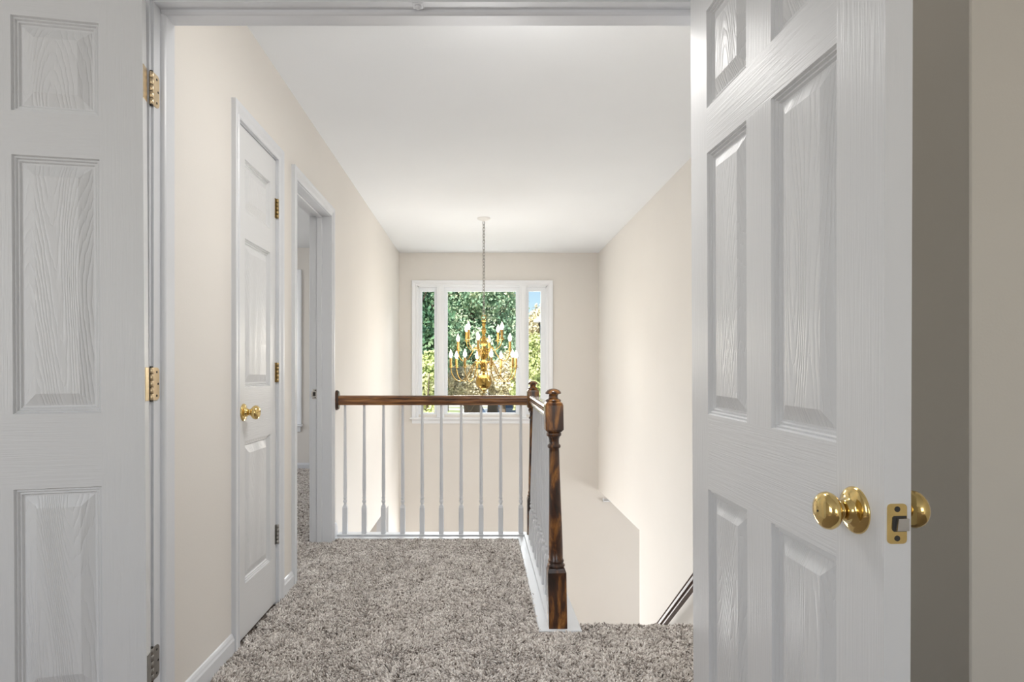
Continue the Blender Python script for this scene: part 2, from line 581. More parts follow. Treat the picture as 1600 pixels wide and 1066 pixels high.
def pile(name, rects, pitch, label, seed, hgt=0.015, rad=0.0031):
    r = np.random.RandomState(seed)
    P_ = []
    for x0, x1, y0, y1 in rects:
        nx, ny = int((x1 - x0) / pitch), int((y1 - y0) / pitch)
        gx, gy = np.meshgrid(np.linspace(x0, x1, nx), np.linspace(y0, y1, ny))
        P_.append(np.stack([gx.ravel(), gy.ravel()], 1) + r.uniform(-0.5, 0.5, (nx * ny, 2)) * pitch * 0.95)
        P_[-1][:, 0] = np.clip(P_[-1][:, 0], x0 + 0.002, x1 - 0.002)
        P_[-1][:, 1] = np.clip(P_[-1][:, 1], y0 + 0.002, y1 - 0.002)
    P_ = np.concatenate(P_)
    n = len(P_)
    x, y = P_[:, 0] + 5, P_[:, 1] + 5
    ang = vnoise(x, y, 9, seed) * 6.3 + vnoise(x, y, 33, seed + 1) * 5 + r.uniform(-0.9, 0.9, n)
    lean = (0.25 + 0.9 * vnoise(x, y, 22, seed + 2)) * hgt * r.uniform(0.5, 1.3, n)
    h = hgt * (0.60 + 0.25 * vnoise(x, y, 14, seed + 3) + 0.55 * vnoise(x, y, 80, seed + 5)) * r.uniform(0.75, 1.2, n)
    K = 5
    V = np.zeros((n, 2 * K + 1, 3))
    a0 = r.uniform(0, 6.28, n)
    for k in range(K):
        a = a0 + 2 * PI * k / K
        V[:, k, 0] = P_[:, 0] + rad * 0.75 * np.cos(a)
        V[:, k, 1] = P_[:, 1] + rad * 0.75 * np.sin(a)
        V[:, k, 2] = -0.003
        V[:, K + k, 0] = P_[:, 0] + rad * 1.15 * np.cos(a + 0.5) + lean * 0.7 * np.cos(ang)
        V[:, K + k, 1] = P_[:, 1] + rad * 1.15 * np.sin(a + 0.5) + lean * 0.7 * np.sin(ang)
        V[:, K + k, 2] = h * 0.75
    V[:, 2 * K, 0] = P_[:, 0] + lean * np.cos(ang)
    V[:, 2 * K, 1] = P_[:, 1] + lean * np.sin(ang)
    V[:, 2 * K, 2] = h
    quads = [(k, (k + 1) % K, K + (k + 1) % K, K + k) for k in range(K)]
    tris = [(K + k, K + (k + 1) % K, 2 * K) for k in range(K)]
    base = (np.arange(n) * (2 * K + 1))
    q = (np.array(quads)[None] + base[:, None, None]).reshape(-1)
    t_ = (np.array(tris)[None] + base[:, None, None]).reshape(-1)
    loops = np.concatenate([q, t_]).astype(np.int32)
    nq, nt_ = n * K, n * K
    starts = np.concatenate([np.arange(nq) * 4, nq * 4 + np.arange(nt_) * 3]).astype(np.int32)
    tot = np.concatenate([np.full(nq, 4), np.full(nt_, 3)]).astype(np.int32)
    me = bpy.data.meshes.new(name)
    me.vertices.add(n * (2 * K + 1))
    me.vertices.foreach_set('co', V.reshape(-1))
    me.loops.add(len(loops))
    me.loops.foreach_set('vertex_index', loops)
    me.polygons.add(len(starts))
    me.polygons.foreach_set('loop_start', starts)
    me.polygons.foreach_set('loop_total', tot)
    me.polygons.foreach_set('use_smooth', np.ones(len(starts), dtype=bool))
    me.update(calc_edges=True)
    c = np.clip(0.55 + (vnoise(x, y, 120, seed + 9) - 0.5) * 0.6 + r.normal(0, 0.22, n), 0, 1)
    col = np.repeat(c[:, None], 2 * K + 1, 1)
    at_ = me.attributes.new('tuft', 'FLOAT', 'POINT')
    at_.data.foreach_set('value', col.reshape(-1).astype(np.float32))
    me.materials.append(M['pile'])
    o = bpy.data.objects.new(name, me)
    COL.objects.link(o)
    return tag(o, label, 'carpet', kind='stuff')


pile('carpet_pile', [(LX + 0.012, 0.238, 1.93, 3.865), (0.238, RX - 0.005, 1.93, 2.47), (0.41, RX - 0.005, 2.47, 2.552),
                     (xo, LX + 0.012, B0, B1)], 0.0052,
     'grey brown shag carpet pile covering the landing floor', 3)
pile('side_carpet_pile', [(-2.5, xo, 3.3, 6.73)], 0.0095,
     'brown carpet pile of the room seen through the left doorway', 5, rad=0.006)


# ------------------------------------------------------------------ mouldings
def casing_profile(wd, th):
    """(across from inner edge, proud)"""
    return [(0, 0), (0, th * 0.55), (wd * 0.10, th * 0.70), (wd * 0.22, th * 0.70), (wd * 0.30, th * 0.5), (wd * 0.42, th * 0.62),
            (wd * 0.66, th * 0.95), (wd * 0.80, th), (wd * 0.95, th), (wd, th * 0.9), (wd, 0)]


def casing(mb, a0, a1, ztop, wall, sgn, axis, wd=0.058, th=0.019, zb=0.0, mi=0):
    """three-sided mitred casing around an opening a0..a1 on a wall plane; axis 'y': wall plane x=wall, 'x': wall plane y=wall"""
    prof = casing_profile(wd, th)

    def P(a, z, pr):
        return (wall + sgn * pr, a, z) if axis == 'y' else (a, wall + sgn * pr, z)
    paths = [[(a0 - w_, zb) for w_, _ in prof], [(a0 - w_, ztop + w_) for w_, _ in prof],
             [(a1 + w_, ztop + w_) for w_, _ in prof], [(a1 + w_, zb) for w_, _ in prof]]
    rings = [[P(a, z, prof[i][1]) for i, (a, z) in enumerate(row)] for row in paths]
    mb.loft(rings, mi, closed=True, caps=True)


# trim_1 double doorway frame: jambs, stops and casings
w = MB()
jt = 0.02
w.box(JL - jt, JL, DY0, DY1, 0, HEAD + jt)
w.box(JR, JR + jt, DY0, DY1, 0, HEAD + jt)
w.box(JL, JR, DY0, DY1, HEAD, HEAD + jt)
SY0, SY1, SP = 1.695, 1.745, 0.012
stop = [(0, 0), (0, 1.0)]
for sx, X in ((1, JL), (-1, JR)):
    prof = [(X, SY0), (X + sx * SP * 0.45, SY0 + 0.001), (X + sx * SP * 0.8, SY0 + 0.004), (X + sx * SP, SY0 + 0.009), (X + sx * SP, SY1 - 0.003), (X + sx * SP * 0.8, SY1), (X, SY1)]
    w.prism(prof, 'z', 0, HEAD - SP)
prof = [(SY0, HEAD), (SY0 + 0.001, HEAD - SP * 0.5), (SY0 + 0.004, HEAD - SP * 0.85), (SY0 + 0.009, HEAD - SP * 1.05), (SY1 - 0.003, HEAD - SP * 1.05), (SY1, HEAD - SP * 0.85), (SY1, HEAD)]
w.prism(prof, 'x', JL + 0.001, JR - 0.001)
casing(w, JL - 0.006, JR + 0.006, HEAD + 0.006, DY0, -1, 'x', wd=0.062)
entry = struct('trim_doorway_frame', w, M['trim'], 'white painted jambs, stops and casing of the open double doorway', 'door frame')
# ball catch on the head jamb, painted over
c = MB()
cx = -0.171
c.box(cx - 0.014, cx + 0.014, DY0 + 0.002, DY0 + 0.03, HEAD - 0.003, HEAD + 0.002, bev=0.001)
c.lathe([(0.009, 0.0), (0.009, -0.004), (0.006, -0.007), (0.0005, -0.0085)], (cx, DY0 + 0.016, HEAD - 0.002), 16)
c.build('ball_catch', M['trim'], entry)

# trim_2 closet frame and trim_3 side bedroom frame
w = MB()
w.box(LX - LT, LX, C0 - 0.015, C0, 0, OPZ + 0.015)
w.box(LX - LT, LX, C1, C1 + 0.015, 0, OPZ + 0.015)
w.box(LX - LT, LX, C0, C1, OPZ, OPZ + 0.015)
w.box(LX - 0.055, LX - 0.040, C0, C0 + 0.012, 0, OPZ)
w.box(LX - 0.055, LX - 0.040, C1 - 0.012, C1, 0, OPZ)
casing(w, C0 - 0.004, C1 + 0.004, OPZ + 0.004, LX, 1, 'y', wd=0.056)
struct('trim_closet_frame', w, M['trim'], 'white casing around the narrow closed closet door', 'door frame')
w = MB()
w.box(LX - LT, LX, B0 - 0.018, B0, 0, OPZ + 0.018)
w.box(LX - LT, LX, B1, B1 + 0.018, 0, OPZ + 0.018)
w.box(LX - LT, LX, B0, B1, OPZ, OPZ + 0.018)
for a, b_ in ((B0, B0 + 0.012), (B1 - 0.012, B1)):
    w.box(LX - 0.078, LX - 0.046, a, b_, 0, OPZ, bev=0.003)
w.box(LX - 0.078, LX - 0.046, B0 + 0.012, B1 - 0.012, OPZ - 0.012, OPZ, bev=0.003)
casing(w, B0 - 0.003, B1 + 0.003, OPZ + 0.003, LX, 1, 'y', wd=0.057)
casing(w, B0 - 0.003, B1 + 0.003, OPZ + 0.003, LX - LT, -1, 'y', wd=0.057)
fr3 = struct('trim_side_bedroom_frame', w, M['trim'], 'white casing and jambs of the open doorway at the end of the left wall', 'door frame')
# strike plate on the far jamb
c = MB()
sx0, sz0 = -1.0255, 0.926
c.box(sx0 - 0.012, sx0 + 0.020, B1 - 0.002, B1, sz0 - 0.030, sz0 + 0.030, bev=0.0008)
c.box(sx0 - 0.0185, sx0 - 0.012, B1 - 0.004, B1, sz0 - 0.016, sz0 + 0.016, bev=0.001)
sp = c.build('strike_plate', M['steel'], fr3)
c = MB()
c.box(sx0 - 0.008, sx0 + 0.008, B1 - 0.0032, B1 - 0.0015, sz0 - 0.012, sz0 + 0.012)
for dz in (-0.022, 0.022):
    c.lathe([(0.0035, 0), (0.0035, -0.002)], (sx0 + 0.006, B1 - 0.0015, sz0 + dz), 10, axis='y')
c.build('strike_hole', M['dark'], sp)


# baseboards
def base_prof(h=0.082, t=0.014):
    return [(0, -0.004), (t, -0.004), (t, h * 0.72), (t * 0.75, h * 0.80), (t * 0.62, h * 0.88), (t * 0.35, h * 0.96), (0.001, h), (0, h)]


for nm, y0, y1, lb in (('baseboard_left', DY1 + 0.002, C0 - 0.062, 'white baseboard at the near end of the left wall'),
                       ('baseboard_left_middle', C1 + 0.062, B0 - 0.062, 'short white baseboard between the two left doorways'),):
    w = MB()
    w.prism([(LX + a, z) for a, z in base_prof()], 'y', y0, y1)
    struct(nm, w, M['trim'], lb, 'baseboard')
w = MB()
w.prism([(LX + a, z) for a, z in base_prof(0.10)], 'y', B1 + 0.062, 3.94)
struct('baseboard_left_end', w, M['trim'], 'bit of white baseboard where the railing meets the left wall', 'baseboard')
w = MB()
w.prism([(6.75 - a, z) for a, z in base_prof(0.075)], 'x', -3.9, xo)
struct('baseboard_side_bedroom', w, M['trim'], 'white baseboard of the room seen through the left doorway', 'baseboard')
w = MB()
w.prism([(DY0 - a, z) for a, z in base_prof()], 'x', JR + 0.075, 1.116)
struct('baseboard_bedroom', w, M['trim'], 'white baseboard behind the right door', 'baseboard')

# smooth reveal of the ground floor opening on the left (drywall end) and a cased edge
w = MB()
w.box(xo - 0.004, LX + 0.0, 6.192, 6.20, LOW, HZ - 0.001)
struct('trim_study_opening', w, M['trim'], 'pale edge of the ground floor opening seen low behind the balusters', 'trim')


# ------------------------------------------------------------------ doors
def leaf_mesh(wd, h, th, panels, name):
    mb = MB()
    us = sorted({0, wd} | {p[0] for p in panels} | {p[1] for p in panels})
    zs = sorted({0, h} | {p[2] for p in panels} | {p[3] for p in panels})
    prof = [(0, 0), (0.0025, -0.0065), (0.0065, -0.0050), (0.0090, -0.0105), (0.0135, -0.0090), (0.0165, -0.0140), (0.020, -0.0140), (0.050, -0.0015)]
    for side in (0, 1):
        def P(u, z, d):
            return (u, -d if side == 0 else th + d, z)

        def Q(a, b_, c_, d_):
            return (a, b_, c_, d_) if side == 0 else (d_, c_, b_, a)
        for i in range(len(us) - 1):
            for j in range(len(zs) - 1):
                u0, u1, z0, z1 = us[i], us[i + 1], zs[j], zs[j + 1]
                cu, cz = (u0 + u1) / 2, (z0 + z1) / 2
                if any(p[0] < cu < p[1] and p[2] < cz < p[3] for p in panels):
                    continue
                stile = i in (0, len(us) - 2)
                rail = not any(p[2] < cz < p[3] for p in panels)
                mb.add([P(u0, z0, 0), P(u1, z0, 0), P(u1, z1, 0), P(u0, z1, 0)], [Q(0, 1, 2, 3)], 0 if stile or not rail else 1)
        for (u0, u1, z0, z1) in panels:
            R = [[P(u0 + a, z0 + a, d), P(u1 - a, z0 + a, d), P(u1 - a, z1 - a, d), P(u0 + a, z1 - a, d)] for a, d in prof]
            for k in range(len(R) - 1):
                mi = 2 if k == len(R) - 2 else 0
                for e in range(4):
                    g = (e + 1) % 4
                    mb.add([R[k][e], R[k][g], R[k + 1][g], R[k + 1][e]], [Q(0, 1, 2, 3)], mi)
            mb.add(R[-1], [Q(0, 1, 2, 3)], 2)
    e = 0.0
    for (a, b_) in (((0, 0), (0, h)), ((wd, 0), (wd, h))):
        u = a[0]
        f = (0, 1, 2, 3) if u == 0 else (3, 2, 1, 0)
        mb.add([(u, th, 0), (u, 0, 0), (u, 0, h), (u, th, h)], [f], 0)
    mb.add([(0, 0, 0), (0, th, 0), (wd, th, 0), (wd, 0, 0)], [(0, 1, 2, 3)], 0)
    mb.add([(0, 0, h), (wd, 0, h), (wd, th, h), (0, th, h)], [(0, 1, 2, 3)], 0)
    return mb.build(name, [M['door_v'], M['door_h'], M['door_p']], recalc=False)


def pose(o, loc, rz, sag_x=0.0, sag_y=0.0, pivot=0.0):
    Rm = Matrix.Rotation(math.radians(sag_x), 4, 'X') @ Matrix.Rotation(math.radians(sag_y), 4, 'Y')
    pv = Matrix.Translation((0, 0, pivot))
    o.matrix_world = Matrix.Translation(loc) @ pv @ Rm @ Matrix.Translation((0, 0, -pivot)) @ Matrix.Rotation(rz, 4, 'Z')


def knob(parent, u, z, y, sgn, scale=1.0, hole=True, reach=1.0):
    """round door knob; axis along local y, pointing to sgn"""
    k = MB()
    S = scale
    pr = [(0.0345, 0.0), (0.0345, 0.002), (0.032, 0.005), (0.025, 0.0075), (0.019, 0.0095), (0.0165, 0.0125), (0.0165, 0.015), (0.0145, 0.0175)]
    k.lathe([(r * S, sgn * h_ * S) for r, h_ in pr], (0, 0, 0), 36, axis='y')
    rose = k.build('knob_rose', M['brass'], parent, loc=(u, y, z))
    k = MB()
    pr = [(0.0115, 0.014), (0.0115, 0.024), (0.0135, 0.0255), (0.0135, 0.0275), (0.0105, 0.029), (0.012, 0.031), (0.019, 0.034), (0.0255, 0.040),
          (0.0278, 0.047), (0.0265, 0.054), (0.022, 0.0595), (0.014, 0.0632), (0.006, 0.0642), (0.0012, 0.0643)]
    k.lathe([(r * S, sgn * h_ * S) for r, h_ in [(a_, b_ * reach) for a_, b_ in pr]], (0, 0, 0), 36, axis='y')
    kb = k.build('door_knob', M['brass'], parent, loc=(u, y, z))
    if hole:
        k = MB()
        k.lathe([(0.0018, sgn * 0.0635 * S * reach), (0.0018, sgn * 0.0650 * S * reach)], (0, 0, 0), 10, axis='y')
        k.build('release_hole', M['dark'], kb)
    return rose, kb


def hinge_leaf(mb, u0, u1, z, h, y0, y1, axis):
    pass


ENTRY_W, ENTRY_T, ENTRY_Z = 0.757, 0.0345, 0.012
rows = [(0.22, 0.749), (0.939, 1.592), (1.703, 1.943)]    # measured from the leaf's own foot

# door_1: left leaf folded back against the wall
cols = [(0.103, 0.303), (0.454, 0.654)]
d1 = leaf_mesh(ENTRY_W, 2.031, ENTRY_T, [(a, b_, c_, d_) for a, b_ in cols for c_, d_ in rows], 'door_1')
tag(d1, 'white six panel door folded back on the left side of the doorway', 'door', kind='structure')
phi = math.radians(192)
yd = Vector((-math.sin(phi), math.cos(phi), 0))
org = Vector((-0.8777, 1.605, ENTRY_Z)) - yd * ENTRY_T
pose(d1, org, phi, 0, -0.4, 1.0)

# door_2: right leaf standing open toward the camera
T2 = 0.040
cols = [(0.106, 0.320), (0.426, 0.641)]
d2 = leaf_mesh(ENTRY_W, 2.031, T2, [(a, b_, c_, d_) for a, b_ in cols for c_, d_ in rows], 'door_2')
tag(d2, 'white six panel door standing open on the right with polished brass knobs', 'door', kind='structure')
pose(d2, (0.570, 1.655, ENTRY_Z), math.radians(-88.45), 1.3, -0.7, 0.95)
ku, kz = 0.690, 0.839
r1, k1 = knob(d2, ku, kz, 0.0, -1, 1.07, reach=0.87)
r2, k2 = knob(d2, ku, kz, T2, 1, 1.07, hole=False)
# latch face plate on the free edge
c = MB()
pts = []
ph, pw, pr_ = 0.0295, 0.0145, 0.006
for (sx, sz, a0) in ((1, 1, 0), (-1, 1, 90), (-1, -1, 180), (1, -1, 270)):
    for k in range(5):
        a = math.radians(a0 + k * 22.5)
        pts.append((sx * (pw - pr_) + pr_ * math.cos(a), sz * (ph - pr_) + pr_ * math.sin(a)))
c.prism([(T2 * 0.46 + a, kz - 0.004 + z) for a, z in pts], 'x', ENTRY_W - 0.0005, ENTRY_W + 0.0016)
plate = c.build('latch_plate', M['brass'], d2)
c = MB()
c.prism([(T2 * 0.5 + 0.012 * q[0], kz - 0.004 + 0.0115 * q[1]) for q in ((-0.75, -0.8), (-0.55, -1), (1, -1), (1, 1), (-0.55, 1), (-0.75, 0.8))], 'x', ENTRY_W + 0.001, ENTRY_W + 0.0022)
for dz in (-0.0215, 0.0215):
    c.lathe([(0.0042, ENTRY_W + 0.001), (0.0042, ENTRY_W + 0.0021)], (0, T2 * 0.46, kz - 0.004 + dz), 14, axis='x')
c.build('latch_recess', M['dark'], plate)
c = MB()
c.prism([(T2 * 0.5 - 0.006, kz - 0.013), (T2 * 0.5 + 0.0115, kz - 0.013), (T2 * 0.5 + 0.0115, kz + 0.005), (T2 * 0.5 - 0.004, kz + 0.005)], 'x', ENTRY_W + 0.002, ENTRY_W + 0.0085)
c.build('latch_bolt', M['steel'], plate)


# hinges of the left entry leaf (on the jamb, world coordinates are parented through the door)
def entry_hinge(z, mt, name):
    h = 0.0889
    c = MB()
    # jamb leaf on the jamb face
    pts = []
    y0, y1, rr = DY0 - 0.004, DY0 + 0.026, 0.013
    z0, z1 = z - h / 2, z + h / 2
    poly = [(y0, z0), (y1 - rr, z0)]
    poly += [(y1 - rr + rr * math.sin(math.radians(a)), z0 + rr - rr * math.cos(math.radians(a))) for a in range(15, 91, 15)]
    poly += [(y1 - rr + rr * math.cos(math.radians(a)), z1 - rr + rr * math.sin(math.radians(a))) for a in range(15, 91, 15)]
    poly += [(y0, z1)]
    c.prism(poly, 'x', JL - 0.0005, JL + 0.0022)
    # knuckles
    seg = h / 5
    for k in range(5):
        c.lathe([(0.0052, z0 + seg * k + 0.0006), (0.0062, z0 + seg * k + 0.0014), (0.0062, z0 + seg * (k + 1) - 0.0014), (0.0052, z0 + seg * (k + 1) - 0.0006)],
                (JL - 0.0015, DY0 - 0.0085, 0), 14)
    c.lathe([(0.004, z0 - 0.003), (0.0045, z0), (0.0045, z1), (0.004, z1 + 0.003)], (JL - 0.0015, DY0 - 0.0085, 0), 12, mi=1)
    o = c.build(name, [mt, M['dark']])
    # door leaf of the hinge, on the hinge edge of the door
    c2 = MB()
    e = 0.0016
    c2.box(-e, 0.0005, 0.004, ENTRY_T - 0.004, z - h / 2 - ENTRY_Z, z + h / 2 - ENTRY_Z, bev=0.0007)
    dl = c2.build('hinge_leaf', mt, d1)
    c3 = MB()
    for dz, dy in ((-0.032, 0.012), (0.0, 0.019), (0.032, 0.012)):
        c3.lathe([(0.0033, JL + 0.0018), (0.0033, JL + 0.0028)], (0, DY0 + dy, z + dz), 10, axis='x')
    sc_ = c3.build('hinge_screws', M['dark'], o)
    # parent to door keeping place
    o.parent = d1
    o.matrix_parent_inverse = d1.matrix_world.inverted()
    return o


bpy.context.view_layer.update()
for z, mt in ((1.819, M['hinge_brass']), (1.023, M['hinge_brass']), (0.268, M['old_metal'])):
    hg = entry_hinge(z, mt, 'hinge')
    if mt is M['old_metal']:
        hg['label'] = 'dull grey bottom hinge'
# simple hinges for the right leaf, hidden behind it
for z in (1.819, 1.023, 0.268):
    c = MB()
    c.lathe([(0.0062, -0.044), (0.0062, 0.044)], (0.002, T2 + 0.006, z - ENTRY_Z), 12)
    c.build('hinge', M['hinge_brass'], d2)

# door_3: narrow closet door, closed, opening into the hall
CW = C1 - C0 - 0.006
d3 = leaf_mesh(CW, 2.004, 0.035, [(0.075, CW - 0.072, 0.206, 0.768), (0.075, CW - 0.072, 0.983, 1.573), (0.075, CW - 0.072, 1.679, 1.886)], 'door_3')
tag(d3, 'narrow white three panel closet door in the left wall, closed', 'door', kind='structure')
# local x runs along +Y, visible face is local y=0 facing +X
pose(d3, (LX - 0.002, C0 + 0.003, 0.014), math.radians(90))
r3, k3 = knob(d3, 0.060, 0.885, 0.0, -1, 1.0, hole=False)
for z, mt in ((1.802, M['antique_brass']), (1.057, M['antique_brass']), (0.321, M['old_metal'])):
    c = MB()
    zz = z - 0.014
    for k in range(5):
        s_ = 0.0178
        c.lathe([(0.0055, zz - 0.0445 + s_ * k + 0.0005), (0.0068, zz - 0.0445 + s_ * k + 0.0015), (0.0068, zz - 0.0445 + s_ * (k + 1) - 0.0015), (0.0055, zz - 0.0445 + s_ * (k + 1) - 0.0005)],
                (CW + 0.002, -0.007, 0), 14)
    c.box(CW - 0.012, CW + 0.012, -0.0022, 0.0, zz - 0.0445, zz + 0.0445)
    hg = c.build('hinge', mt, d3)
    if mt is M['old_metal']:
        hg['label'] = 'dark grey bottom hinge'


# ------------------------------------------------------------------ balustrades
def baluster_mb(z0, z1):
    mb = MB()
    rings = []

    def sq(hw, z, c_=0.12):
        q = hw * c_
        return [(hw - q, -hw, z), (hw, -hw + q, z), (hw, hw - q, z), (hw - q, hw, z), (-hw + q, hw, z), (-hw, hw - q, z), (-hw, -hw + q, z), (-hw + q, -hw, z)]
    mb.loft([sq(0.0155, z0), sq(0.0155, z0 + 0.165), sq(0.011, z0 + 0.182)], caps=True)
    T = z0 + 0.18
    pr = [(0.011, T - 0.003), (0.0085, T + 0.006), (0.0085, T + 0.012), (0.0125, T + 0.020), (0.0135, T + 0.026), (0.0125, T + 0.032), (0.009, T + 0.036),
          (0.009, T + 0.040), (0.0125, T + 0.044), (0.0125, T + 0.050), (0.0098, T + 0.054), (0.0105, T + 0.062), (0.0118, T + 0.10), (0.0118, T + 0.16), (0.0082, z1 - 0.05), (0.0078, z1)]
    mb.lathe(pr, n=14)
    return mb


PL = 0.026    # top of the base plate
RAIL_B, RAIL_T = 0.850, 0.912


def rail_profile(cx, zb, hw=0.029):
    h = RAIL_T - RAIL_B
    q = [(-hw * 0.62, 0), (-hw * 0.62, h * 0.18), (-hw * 0.95, h * 0.26), (-hw, h * 0.36), (-hw * 0.86, h * 0.46), (-hw * 0.82, h * 0.56), (-hw, h * 0.68),
         (-hw * 0.97, h * 0.82), (-hw * 0.78, h * 0.93), (-hw * 0.4, h * 0.99), (0, h)]
    q += [(-a, b_) for a, b_ in reversed(q[:-1])]
    return [(cx + a, zb + b_) for a, b_ in q]


def square_loft(mb, stages, chamfer=0.1):
    rings = []
    for hw, z in stages:
        q = hw * chamfer
        rings.append([(hw - q, -hw, z), (hw, -hw + q, z), (hw, hw - q, z), (hw - q, hw, z), (-hw + q, hw, z), (-hw, hw - q, z), (-hw, -hw + q, z), (-hw + q, -hw, z)])
    mb.loft(rings)


def newel(parent, loc, dz=0.0):
    """loc is the foot; returns post with finial, base block and collars"""
    mb = MB()
    pr = [(0.033, 0.238), (0.033, 0.243), (0.036, 0.247), (0.036, 0.252), (0.031, 0.256), (0.030, 0.262), (0.033, 0.266), (0.031, 0.272), (0.0285, 0.276),
          (0.0288, 0.32), (0.0275, 0.40), (0.0245, 0.52), (0.0222, 0.64), (0.0210, 0.715), (0.0205, 0.728),
          (0.0262, 0.732), (0.0272, 0.737), (0.0262, 0.742), (0.0215, 0.746), (0.0205, 0.755), (0.0212, 0.768), (0.0245, 0.776), (0.0300, 0.781), (0.0310, 0.787), (0.0295, 0.793), (0.024, 0.797), (0.024, 0.802)]
    k = (0.802 + dz) / 0.802
    mb.lathe([(r, z * k if z > 0.27 else z) for r, z in pr], n=28)
    post = mb.build('newel_post', M['newel'], parent, loc=loc)
    mb = MB()
    square_loft(mb, [(0.0375, 0.0), (0.0375, 0.226), (0.034, 0.236), (0.032, 0.242)], 0.06)
    mb.build('base_block', M['newel'], post)
    mb = MB()
    square_loft(mb, [(0.029, 0.797 + dz), (0.0368, 0.806 + dz), (0.0368, 0.905 + dz), (0.034, 0.914 + dz), (0.026, 0.921 + dz)], 0.16)
    mb.build('top_block', M['newel'], post)
    mb = MB()
    fp = [(0.028, 0.918), (0.0315, 0.921), (0.032, 0.925), (0.029, 0.929), (0.021, 0.932), (0.0185, 0.939), (0.0190, 0.947), (0.0225, 0.950), (0.031, 0.9515), (0.0325, 0.955),
          (0.0305, 0.961), (0.0245, 0.967), (0.0155, 0.9715), (0.006, 0.9735), (0.0005, 0.974)]
    mb.lathe([(r, z + dz) for r, z in fp], n=28)
    mb.build('finial', M['newel'], post)
    return post


FARY = 3.950
bal1 = empty('balustrade', (-0.30, FARY, 0))
tag(bal1, 'white baluster railing across the far landing edge with brown handrail and far newel post', 'railing')
inv1 = Vector((0.30, -FARY, 0))
RX_, = (0.318,)
c = MB()
c.prism([(FARY + a - FARY, z) for a, z in rail_profile(0, RAIL_B)], 'x', LX + 0.020 + 0.30, 0.298 + 0.30)
c.build('handrail', M['rail_x'], bal1)
c = MB()   # rosette on the wall
pts = []
for k in range(24):
    a = 2 * PI * k / 24
    pts.append((0.036 * math.cos(a), 0.881 + 0.064 * math.sin(a)))
c.loft([[(LX + 0.30, y_, z_) for y_, z_ in pts], [(LX + 0.30 + 0.012, y_, z_) for y_, z_ in pts],
        [(LX + 0.30 + 0.021, y_ * 0.85, 0.881 + (z_ - 0.881) * 0.88) for y_, z_ in pts]])
c.build('rosette', M['newel'], bal1)
c = MB()
c.box(LX + 0.30, 0.236 + 0.30, 3.862 - FARY, 4.015 - FARY, -0.006, 0.016, bev=0.003)
c.box(LX + 0.30 + 0.014, 0.297 + 0.30, 3.915 - FARY, 3.985 - FARY, 0.016, PL, bev=0.003)
c.build('base_plate', M['trim'], bal1)
bm0 = baluster_mb(PL, RAIL_B + 0.004)
xs = [538.9, 568.8, 598.9, 629.0, 659.3, 689.3, 720.2, 751.3, 782.0, 813.3]
first = None
for x in xs:
    X = (x + 0.4 - VPX) / 243.0
    if first is None:
        first = bm0.build('baluster', M['trim'], bal1, loc=(X + 0.30, 0, 0))
    else:
        o = first.copy()
        COL.objects.link(o)
        o.parent = bal1
        o.location = (X + 0.30, 0, 0)
newel(bal1, (0.336 + 0.30, 0, 0.018), 0.014)

bal2 = empty('balustrade', (0.32, 3.2, 0))
tag(bal2, 'white baluster railing running along the stair opening up to the near dark newel post', 'railing')
c = MB()
c.box(0.236 - 0.32, 0.409 - 0.32, 2.474 - 3.2, 4.015 - 3.2, -0.006, 0.0165, bev=0.003)
c.box(0.276 - 0.32, 0.352 - 0.32, 2.565 - 3.2, 3.91 - 3.2, 0.0165, PL, bev=0.004)
c.box(0.335 - 0.32, 0.409 - 0.32, 2.535 - 3.2, 4.015 - 3.2, -0.20, -0.006)
c.build('base_plate', M['trim'], bal2)
c = MB()
rp = rail_profile(0, RAIL_B)
ra, rb = 0.300, 0.334
c.loft([[(ra - 0.32 + a, 2.560 - 3.2, z + 0.006) for a, z in rp], [(rb - 0.32 + a, 3.915 - 3.2, z + 0.003) for a, z in rp]])
c.build('handrail', M['rail_y'], bal2)
for k, y in enumerate((2.73, 2.865, 3.0, 3.135, 3.27, 3.405, 3.54, 3.675, 3.81)):
    o = first.copy()
    COL.objects.link(o)
    o.parent = bal2
    f = (y - 2.56) / 1.355
    o.location = (0.313 - 0.32, y - 3.2, 0)
    xt = ra + (rb - ra) * f
    o.rotation_euler = (0, math.atan2(xt - 0.313, 0.82), 0)
nw = newel(bal2, (0.314 - 0.32, 2.525 - 3.2, 0.0165), 0.0)
nw.rotation_euler = (0, math.radians(-0.95), 0)

# wall handrail going down the stairs
hr = empty('wall_handrail', (1.30, 3.67, -0.2))
tag(hr, 'dark brown sloping handrail on the right stairwell wall', 'handrail')
sl = -0.80
c = MB()
hp = [(-0.016, -0.032), (-0.016, -0.018), (-0.027, -0.010), (-0.029, 0.0), (-0.023, 0.008), (-0.024, 0.016), (-0.029, 0.022), (-0.024, 0.033), (-0.012, 0.040), (0, 0.041)]
hp += [(-a, b_) for a, b_ in reversed(hp[:-1])]
ya, yb = 2.62 - 3.67, 5.1 - 3.67
c.loft([[(a - 0.03, ya, b_ + sl * ya + 0.0) for a, b_ in hp], [(a - 0.03, yb, b_ + sl * yb) for a, b_ in hp]])
c.build('rail', M['darkrail'], hr)
for y in (2.95 - 3.67, 4.6 - 3.67):
    c = MB()
    z = sl * y - 0.03
    c.tube([(-0.03, y, z), (-0.03, y, z - 0.035), (-0.012, y, z - 0.055), (RX - 1.30 - 0.004, y, z - 0.058)], 0.006)
    c.lathe([(0.022, RX - 1.30), (0.020, RX - 1.30 - 0.006)], (0, y, z - 0.058), 16, axis='x')
    c.build('bracket', M['antique_brass'], hr)

